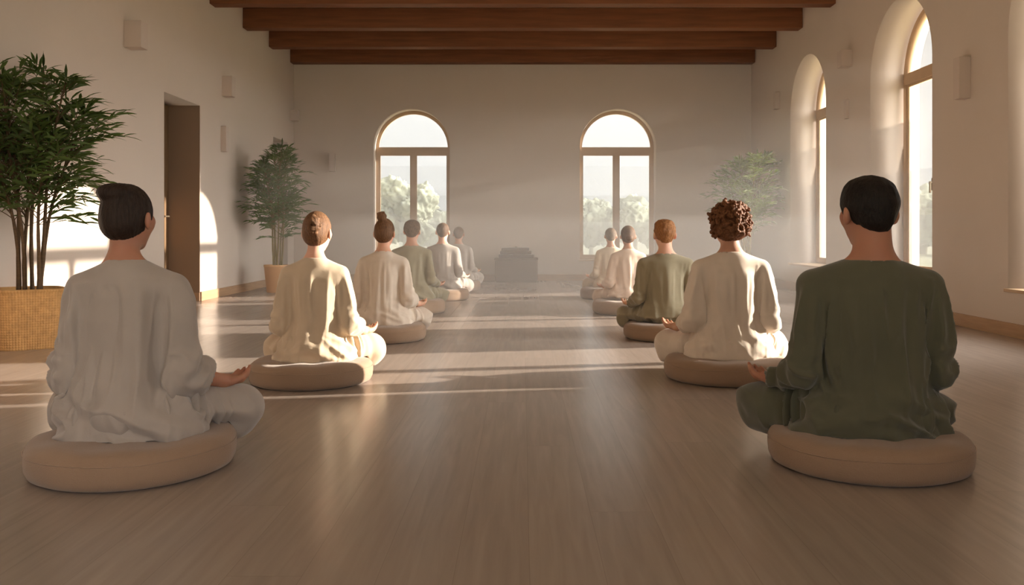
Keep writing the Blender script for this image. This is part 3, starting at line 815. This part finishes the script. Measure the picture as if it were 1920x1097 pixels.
def bamboo(name, loc, hgt, spread, z_low, canes, leafL, leafW, leafmat, canemat, seed, potfn, bound, label, cat, pot_h, dens=1.0, group=None, xmax=9.0, base_r=.07, cane_r=.011):
    rg = random.Random(seed)
    root = empty(name, loc); props(root, label, cat, group)
    potfn(root)
    V, Fc = [], []
    TV, TQ = [], []
    for c in range(canes):
        a0 = 2*math.pi*c/canes+rg.uniform(-.3, .3)
        b = Vector((base_r*math.cos(a0)*rg.uniform(.3, 1), base_r*math.sin(a0)*rg.uniform(.3, 1), pot_h-.03))
        lean = Vector((math.cos(a0), math.sin(a0), 0))*rg.uniform(.10, .42)*spread
        top = hgt*(rg.uniform(.84, .97) if c % 2 == 0 else rg.uniform(.62, .84))
        if bound: lean.x = max(lean.x, -0.10)
        pts = []
        for i in range(13):
            t = i/12
            pts.append(b+lean*(t**1.4)+Vector((.012*math.sin(t*7+c), .012*math.cos(t*6+c), (top-pot_h)*t)))
        v, q = tube(pts, [cane_r*(1-.65*i/12)*(1.12 if i % 2 == 0 else 1.0) for i in range(13)], 8)
        link('cane', np_mesh('cane', v, q), canemat, root)
        # branches
        nb = int(30*dens)
        for j in range(nb):
            t = z_low+(1-z_low)*(j+rg.random())/nb
            i0 = min(int(t*12), 11); p = pts[i0].lerp(pts[i0+1], t*12-i0)
            az = a0+rg.gauss(0, 1.3) if rg.random() < .4 else rg.uniform(0, 6.28)
            el = rg.uniform(.15, .9)+.35*t
            d = Vector((math.cos(az)*math.cos(el), math.sin(az)*math.cos(el), math.sin(el)))
            env = math.sin(math.pi*min(1, max(0.12, (t-z_low)/(1-z_low)*.85+.18)))**.6
            Lb = spread*rg.uniform(.45, .95)*env
            bp = []
            for s_ in range(9):
                u = s_/8
                bp.append(p+d*(Lb*u)-Vector((0, 0, Lb*.28*u*u)))
            if bound and bp[-1].x < bound: 
                f_ = (bound)/min(bp[-1].x, -1e-3)
                bp = [Vector((p.x+(w_.x-p.x)*max(.05, min(1, f_)), w_.y, w_.z)) for w_ in bp]
            v, q = tube(bp, [.0034*(1-.7*s_/8) for s_ in range(9)], 4)
            o_ = len(TV); TV += v; TQ += [tuple(k_+o_ for k_ in qq) for qq in q]
            nl = int(rg.randint(7, 10))
            for l in range(nl):
                u = .25+.75*(l+.5)/nl
                i1 = min(int(u*8), 7); lp = bp[i1].lerp(bp[i1+1], u*8-i1)
                td = (bp[i1+1]-bp[i1]).normalized()
                sd = td.cross(Vector((0, 0, 1))).normalized()*(1 if l % 2 else -1)
                ld = (td*rg.uniform(.7, 1.1)+sd*rg.uniform(.5, 1.1)*(1.0-.6*(u > .93))+Vector((0, 0, rg.uniform(-.25, .55))))
                leaf_geo(V, Fc, lp, ld, Vector((rg.uniform(-1, 1), rg.uniform(-1.3, .6), rg.uniform(.1, 1))), leafL*rg.uniform(.7, 1.15), leafW*rg.uniform(.8, 1.15))
            leaf_geo(V, Fc, bp[-1], (bp[-1]-bp[-2]), Vector((0, 0, 1)), leafL, leafW)
    if bound:
        V = [(max(v[0], bound), v[1], v[2]) for v in V]; TV = [(max(v[0], bound), v[1], v[2]) for v in TV]
    V = [(min(v[0], xmax), v[1], v[2]) for v in V]; TV = [(min(v[0], xmax), v[1], v[2]) for v in TV]
    link('leafy_twigs', np_mesh('leafy_twigs', TV, TQ), canemat, root)
    link('foliage', np_mesh('foliage', V, Fc), leafmat, root)
    return root

def basket_pot(root):
    hgt, R = 0.425, 0.245
    nz, nu = 96, 504
    rot = math.radians(-52)
    Vv, Qq = [], []
    def rad(a):
        c, s_ = abs(math.cos(a)), abs(math.sin(a)); p = 3.6
        return 1/((c**p+s_**p)**(1/p))
    for i in range(nz+1):
        z = hgt*i/nz
        tp = 0.93+0.07*i/nz
        for j in range(nu):
            a = 2*math.pi*j/nu
            k_ = R*tp*rad(a)*0.93
            row = i//4; weave = abs(math.sin(j/nu*math.pi*84))
            k_ += 0.0060*weave*math.sin(math.pi*(i % 4)/4)
            if i >= nz-4: k_ += 0.008
            Vv.append((k_*math.cos(a+rot), k_*math.sin(a+rot), z))
    for i in range(nz):
        for j in range(nu):
            k_ = (j+1) % nu; Qq.append((i*nu+j, i*nu+k_, (i+1)*nu+k_, (i+1)*nu+j))
    o_ = len(Vv)
    for i, (f_, z) in enumerate(((.965, hgt+.004), (.93, hgt), (.90, hgt-.05))):
        for j in range(nu):
            a = 2*math.pi*j/nu; k_ = (R*rad(a)*.93+.008)*f_
            Vv.append((k_*math.cos(a+rot), k_*math.sin(a+rot), z))
    rows = [nz*nu, o_, o_+nu, o_+2*nu]
    for r0, r1 in zip(rows[:-1], rows[1:]):
        for j in range(nu):
            k_ = (j+1) % nu; Qq.append((r0+j, r0+k_, r1+k_, r1+j))
    link('basket', np_mesh('basket', Vv, Qq), M['basket'], root)
    v, q = lathe([(0.0, hgt-.035), (.1, hgt-.030), (.205, hgt-.04)], 32)
    link('soil', np_mesh('soil', v, q), M['soil'], root)

def round_pot(R, hgt, m):
    def f(root):
        v, q = lathe([(0, .0), (R*.74, .0), (R*.76, .006), (R*.97, hgt-.03), (R*.985, hgt-.028), (R, hgt-.024), (R, hgt-.003), (R*.985, hgt), (R*.93, hgt), (R*.915, hgt-.01), (R*.9, hgt-.06)], 72)
        link('pot', np_mesh('pot', v, q), m, root)
        v, q = lathe([(0, hgt-.035), (R*.5, hgt-.03), (R*.91, hgt-.04)], 48)
        link('soil', np_mesh('soil', v, q), M['soil'], root)
    return f

bamboo('potted_bamboo', (-3.60, 6.42, 0), 2.20, .78, .40, 8, .15, .021, M['leaf'], M['cane'], 11, basket_pot, -.285,
       'large bushy bamboo palm in a square woven basket against the left wall', 'potted plant', .425, 1.3, base_r=.10, cane_r=.015)
bamboo('potted_bamboo', (-3.40, 12.15, 0), 2.16, .60, .36, 7, .12, .019, M['leaf2'], M['cane_green'], 23, round_pot(.17, .38, M['pot']), -.46,
       'bushy bamboo plant in a plain tan pot beside the far doorway', 'potted plant', .38, 1.7, base_r=.07, cane_r=.011)
bamboo('potted_bamboo', (3.36, 13.2, 0), 2.14, .72, .36, 7, .12, .019, M['leaf3'], M['cane_green'], 37, round_pot(.17, .38, M['pot']), 0,
       'hazy bamboo plant in the far corner behind the curly-haired person', 'potted plant', .38, 1.9, xmax=.50, base_r=.05, cane_r=.011)

# ------------------------------------------------------------------ chest with folded blankets at the back wall
ch = empty('storage_chest', ((968-CX)*14.4/F_PX, 14.62, 0)); props(ch, 'low plain wooden chest against the back wall between the windows', 'chest')
box_obj('chest_body', (0, 0, .20), (.70, .36, .34), M['chest'], .008, ch)
box_obj('chest_lid', (0, 0, .385), (.72, .38, .03), M['chest'], .008, ch)
box_obj('plinth', (0, 0, .015), (.66, .32, .03), M['chest'], .003, ch)
for q, (w, z, t, lab) in enumerate(((.58, .4005, .060, 'bottom folded brown blanket on the chest, widest of the stack'), (.52, .4615, .055, 'middle folded brown blanket in the stack on the chest'),
                                (.46, .5175, .050, 'top folded brown blanket of the stack on the chest'))):
    bm = bmesh.new(); add_box(bm, (0, 0, t/2), (w, .28-.02*q, t), min(.02, t*.35))
    bmesh.ops.subdivide_edges(bm, edges=bm.edges[:], cuts=2, use_grid_fill=True)
    for v in bm.verts:
        v.co.z += .003*math.sin(v.co.x*17+q)*(v.co.z/t)
    o = link('folded_blanket', bm_mesh('folded_blanket', bm), M['blanket'])
    o.location = (ch.location.x-.008*q, 14.62, z+.002*q+.001); props(o, lab, 'blanket', 'folded blankets on the chest')
v, q = lathe([(0, 0), (.012, 0), (.02, .006), (.026, .022), (.024, .024), (.018, .010), (0, .008)], 32)
o = link('small_bowl', np_mesh('small_bowl', v, q), M['metal']); o.location = (ch.location.x, 14.60, .572)
props(o, 'tiny dark bowl on top of the folded blankets', 'bowl')

# ------------------------------------------------------------------ outside
gr = bmesh.new()
bmesh.ops.create_grid(gr, x_segments=40, y_segments=40, size=150)
for v in gr.verts: v.co.z = -0.25+0.3*math.sin(v.co.x*.05)*math.sin(v.co.y*.04)*min(1, v.co.length/60)
gro = link('ground', bm_mesh('ground', gr), M['ground']); gro.location = (0, 60, 0); props(gro, kind='structure')
gro.location.z = -0.2

def tree(x, y, hgt, w, seed, lab):
    rg = random.Random(seed)
    root = empty('tree', (x, y, -.45)); props(root, lab, 'tree', 'hazy trees beyond the back windows')
    D = Sdf((-w*.8, -w*.8, hgt*.12), (w*.8, w*.8, hgt*1.1), w/40)
    for _ in range(16):
        a = rg.uniform(0, 6.28); r = rg.uniform(0, .36)*w; z = hgt*rg.uniform(.35, .86)
        k_ = 1-abs(z/hgt-.55)*.8
        D.ell((r*math.cos(a)*k_, r*math.sin(a)*k_, z), (w*rg.uniform(.12, .22),)*3, .15)
    fn = lambda V: (fbm(V[:, 0]*12/w+seed, V[:, 1]*12/w, V[:, 2]*12/w, 2)-.5)*w*.16+(fbm(V[:, 0]*38/w+seed, V[:, 1]*38/w, V[:, 2]*38/w, 2)-.5)*w*.12
    finish('crown', D, fn, M['tree'], root, 1)
    v, q = tube([(0, 0, 0), (.05, 0, hgt*.3), (0, .05, hgt*.6)], [w*.035, w*.028, w*.015], 10)
    link('trunk', np_mesh('trunk', v, q), M['trunk'], root)
def T(px, d): return ((px-CX)*d/F_PX, d)
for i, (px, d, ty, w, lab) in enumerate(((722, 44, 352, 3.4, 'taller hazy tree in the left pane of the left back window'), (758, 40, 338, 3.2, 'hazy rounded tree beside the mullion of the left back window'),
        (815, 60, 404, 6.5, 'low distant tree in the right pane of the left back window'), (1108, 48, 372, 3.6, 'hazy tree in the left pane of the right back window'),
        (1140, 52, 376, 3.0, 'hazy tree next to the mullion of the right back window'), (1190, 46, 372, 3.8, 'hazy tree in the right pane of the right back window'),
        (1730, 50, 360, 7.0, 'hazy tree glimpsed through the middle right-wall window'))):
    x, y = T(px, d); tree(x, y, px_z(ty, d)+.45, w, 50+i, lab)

# ------------------------------------------------------------------ haze in the hall
def haze(name, x0, x1, y0, y1, z0, z1, dens, col, lab, g=0.2):
    bm = bmesh.new(); add_box(bm, ((x0+x1)/2, (y0+y1)/2, (z0+z1)/2), (x1-x0, y1-y0, z1-z0), 0)
    hz = link(name, bm_mesh(name, bm), None, None, False)
    m = bpy.data.materials.new(name+'_volume'); m.use_nodes = True
    nt = m.node_tree; nt.nodes.remove(nt.nodes['Principled BSDF'])
    vs = nt.nodes.new('ShaderNodeVolumeScatter'); vs.inputs['Color'].default_value = col; vs.inputs['Density'].default_value = dens; vs.inputs['Anisotropy'].default_value = g
    nt.links.new(vs.outputs[0], nt.nodes['Material Output'].inputs['Volume'])
    hz.data.materials.append(m); props(hz, kind='stuff', label=lab, cat='haze')
for (xl, ys_, zt, dn, lab) in ((-2.1, 7.0, 1.0, .020, 'lowest and densest layer of warm haze towards the back wall'),
        (-2.4, 7.5, 1.45, .017, 'second layer of warm haze, at head height in the far hall'),
        (-2.8, 8.0, 1.95, .014, 'third layer of warm haze, above the heads in the far hall'),
        (-3.3, 8.6, 2.55, .011, 'highest and thinnest layer of warm haze in the far hall')):
    haze('haze', xl, WX-.02, ys_, BY-.02, .02, zt, dn, (0.97, 0.94, 0.90, 1), lab)
haze('haze', -26, 30, 18, 62, -.1, 11, 0.0035, (0.95, 0.96, 0.97, 1), 'pale morning mist outside in front of the trees')

# ------------------------------------------------------------------ light
slope, tane = 0.185, 0.226
sd = Vector((1, slope, tane*math.hypot(1, slope))).normalized()     # towards the sun
sl = bpy.data.lights.new('sun', 'SUN'); sl.energy = 12.5; sl.angle = math.radians(0.7); sl.color = (1.0, 0.88, 0.76)
so = bpy.data.objects.new('sun', sl); COL.objects.link(so); so.rotation_euler = sd.to_track_quat('Z', 'Y').to_euler(); so.location = (20, 6, 6)

w = bpy.data.worlds.new('hazy_sky'); sc.world = w; w.use_nodes = True
nt = w.node_tree; N = nt.nodes; L = nt.links; bg = N['Background']
tc = N.new('ShaderNodeTexCoord')
def lobe(direction, power, col, strength):
    nv = N.new('ShaderNodeVectorMath'); nv.operation = 'DOT_PRODUCT'; nv.inputs[1].default_value = direction
    L.new(tc.outputs['Generated'], nv.inputs[0])
    mx = N.new('ShaderNodeMath'); mx.operation = 'MAXIMUM'; mx.inputs[1].default_value = 0.0; L.new(nv.outputs['Value'], mx.inputs[0])
    pw = N.new('ShaderNodeMath'); pw.operation = 'POWER'; pw.inputs[1].default_value = power; L.new(mx.outputs[0], pw.inputs[0])
    sc_ = N.new('ShaderNodeVectorMath'); sc_.operation = 'SCALE'; sc_.inputs[0].default_value = tuple(c*strength for c in col)
    L.new(pw.outputs[0], sc_.inputs['Scale'])
    return sc_.outputs[0]
BASE = (0.50, 0.51, 0.53)
a1 = lobe(tuple(Vector((1, -0.30, 0.40)).normalized()), 5.0, (1.0, 0.96, 0.93), 18.0)  # added sky glow, aimed off the sun to brighten window reveals and walls
ad = N.new('ShaderNodeVectorMath'); ad.operation = 'ADD'; ad.inputs[0].default_value = BASE; L.new(a1, ad.inputs[1])
L.new(ad.outputs[0], bg.inputs['Color']); bg.inputs['Strength'].default_value = 1.0

# added soft fill lamp behind the camera; no such opening is seen
al = bpy.data.lights.new('front_fill', 'AREA'); al.shape = 'RECTANGLE'; al.size = 5.0; al.size_y = 2.6; al.energy = 3; al.color = (1.0, 0.92, 0.84)
ao = bpy.data.objects.new('front_fill', al); COL.objects.link(ao); ao.location = (0, Y0+.1, 2.0); ao.rotation_euler = (math.radians(90), 0, 0)

# ------------------------------------------------------------------ camera
cam = bpy.data.cameras.new('camera'); co = bpy.data.objects.new('camera', cam); COL.objects.link(co)
co.location = (0, 0, HC); co.rotation_euler = (math.radians(90), 0, 0)
cam.sensor_width = 36; cam.lens = F_PX/1920*36
cam.shift_x = -(CX-960)/1920; cam.shift_y = -(548.5-HY)/1920
cam.clip_end = 600
sc.camera = co

sc.view_settings.view_transform = 'Standard'; sc.view_settings.look = 'None'
sc.view_settings.gamma = 1.0; sc.view_settings.exposure = 0.38; sc.view_settings.use_curve_mapping = False
cy = sc.cycles
cy.max_bounces = 7; cy.diffuse_bounces = 4; cy.use_adaptive_sampling = True; cy.adaptive_threshold = 0.03; cy.glossy_bounces = 3; cy.transmission_bounces = 4; cy.transparent_max_bounces = 12; cy.volume_bounces = 1
cy.sample_clamp_indirect = 6.0; cy.use_denoising = True; cy.caustics_reflective = False; cy.caustics_refractive = False
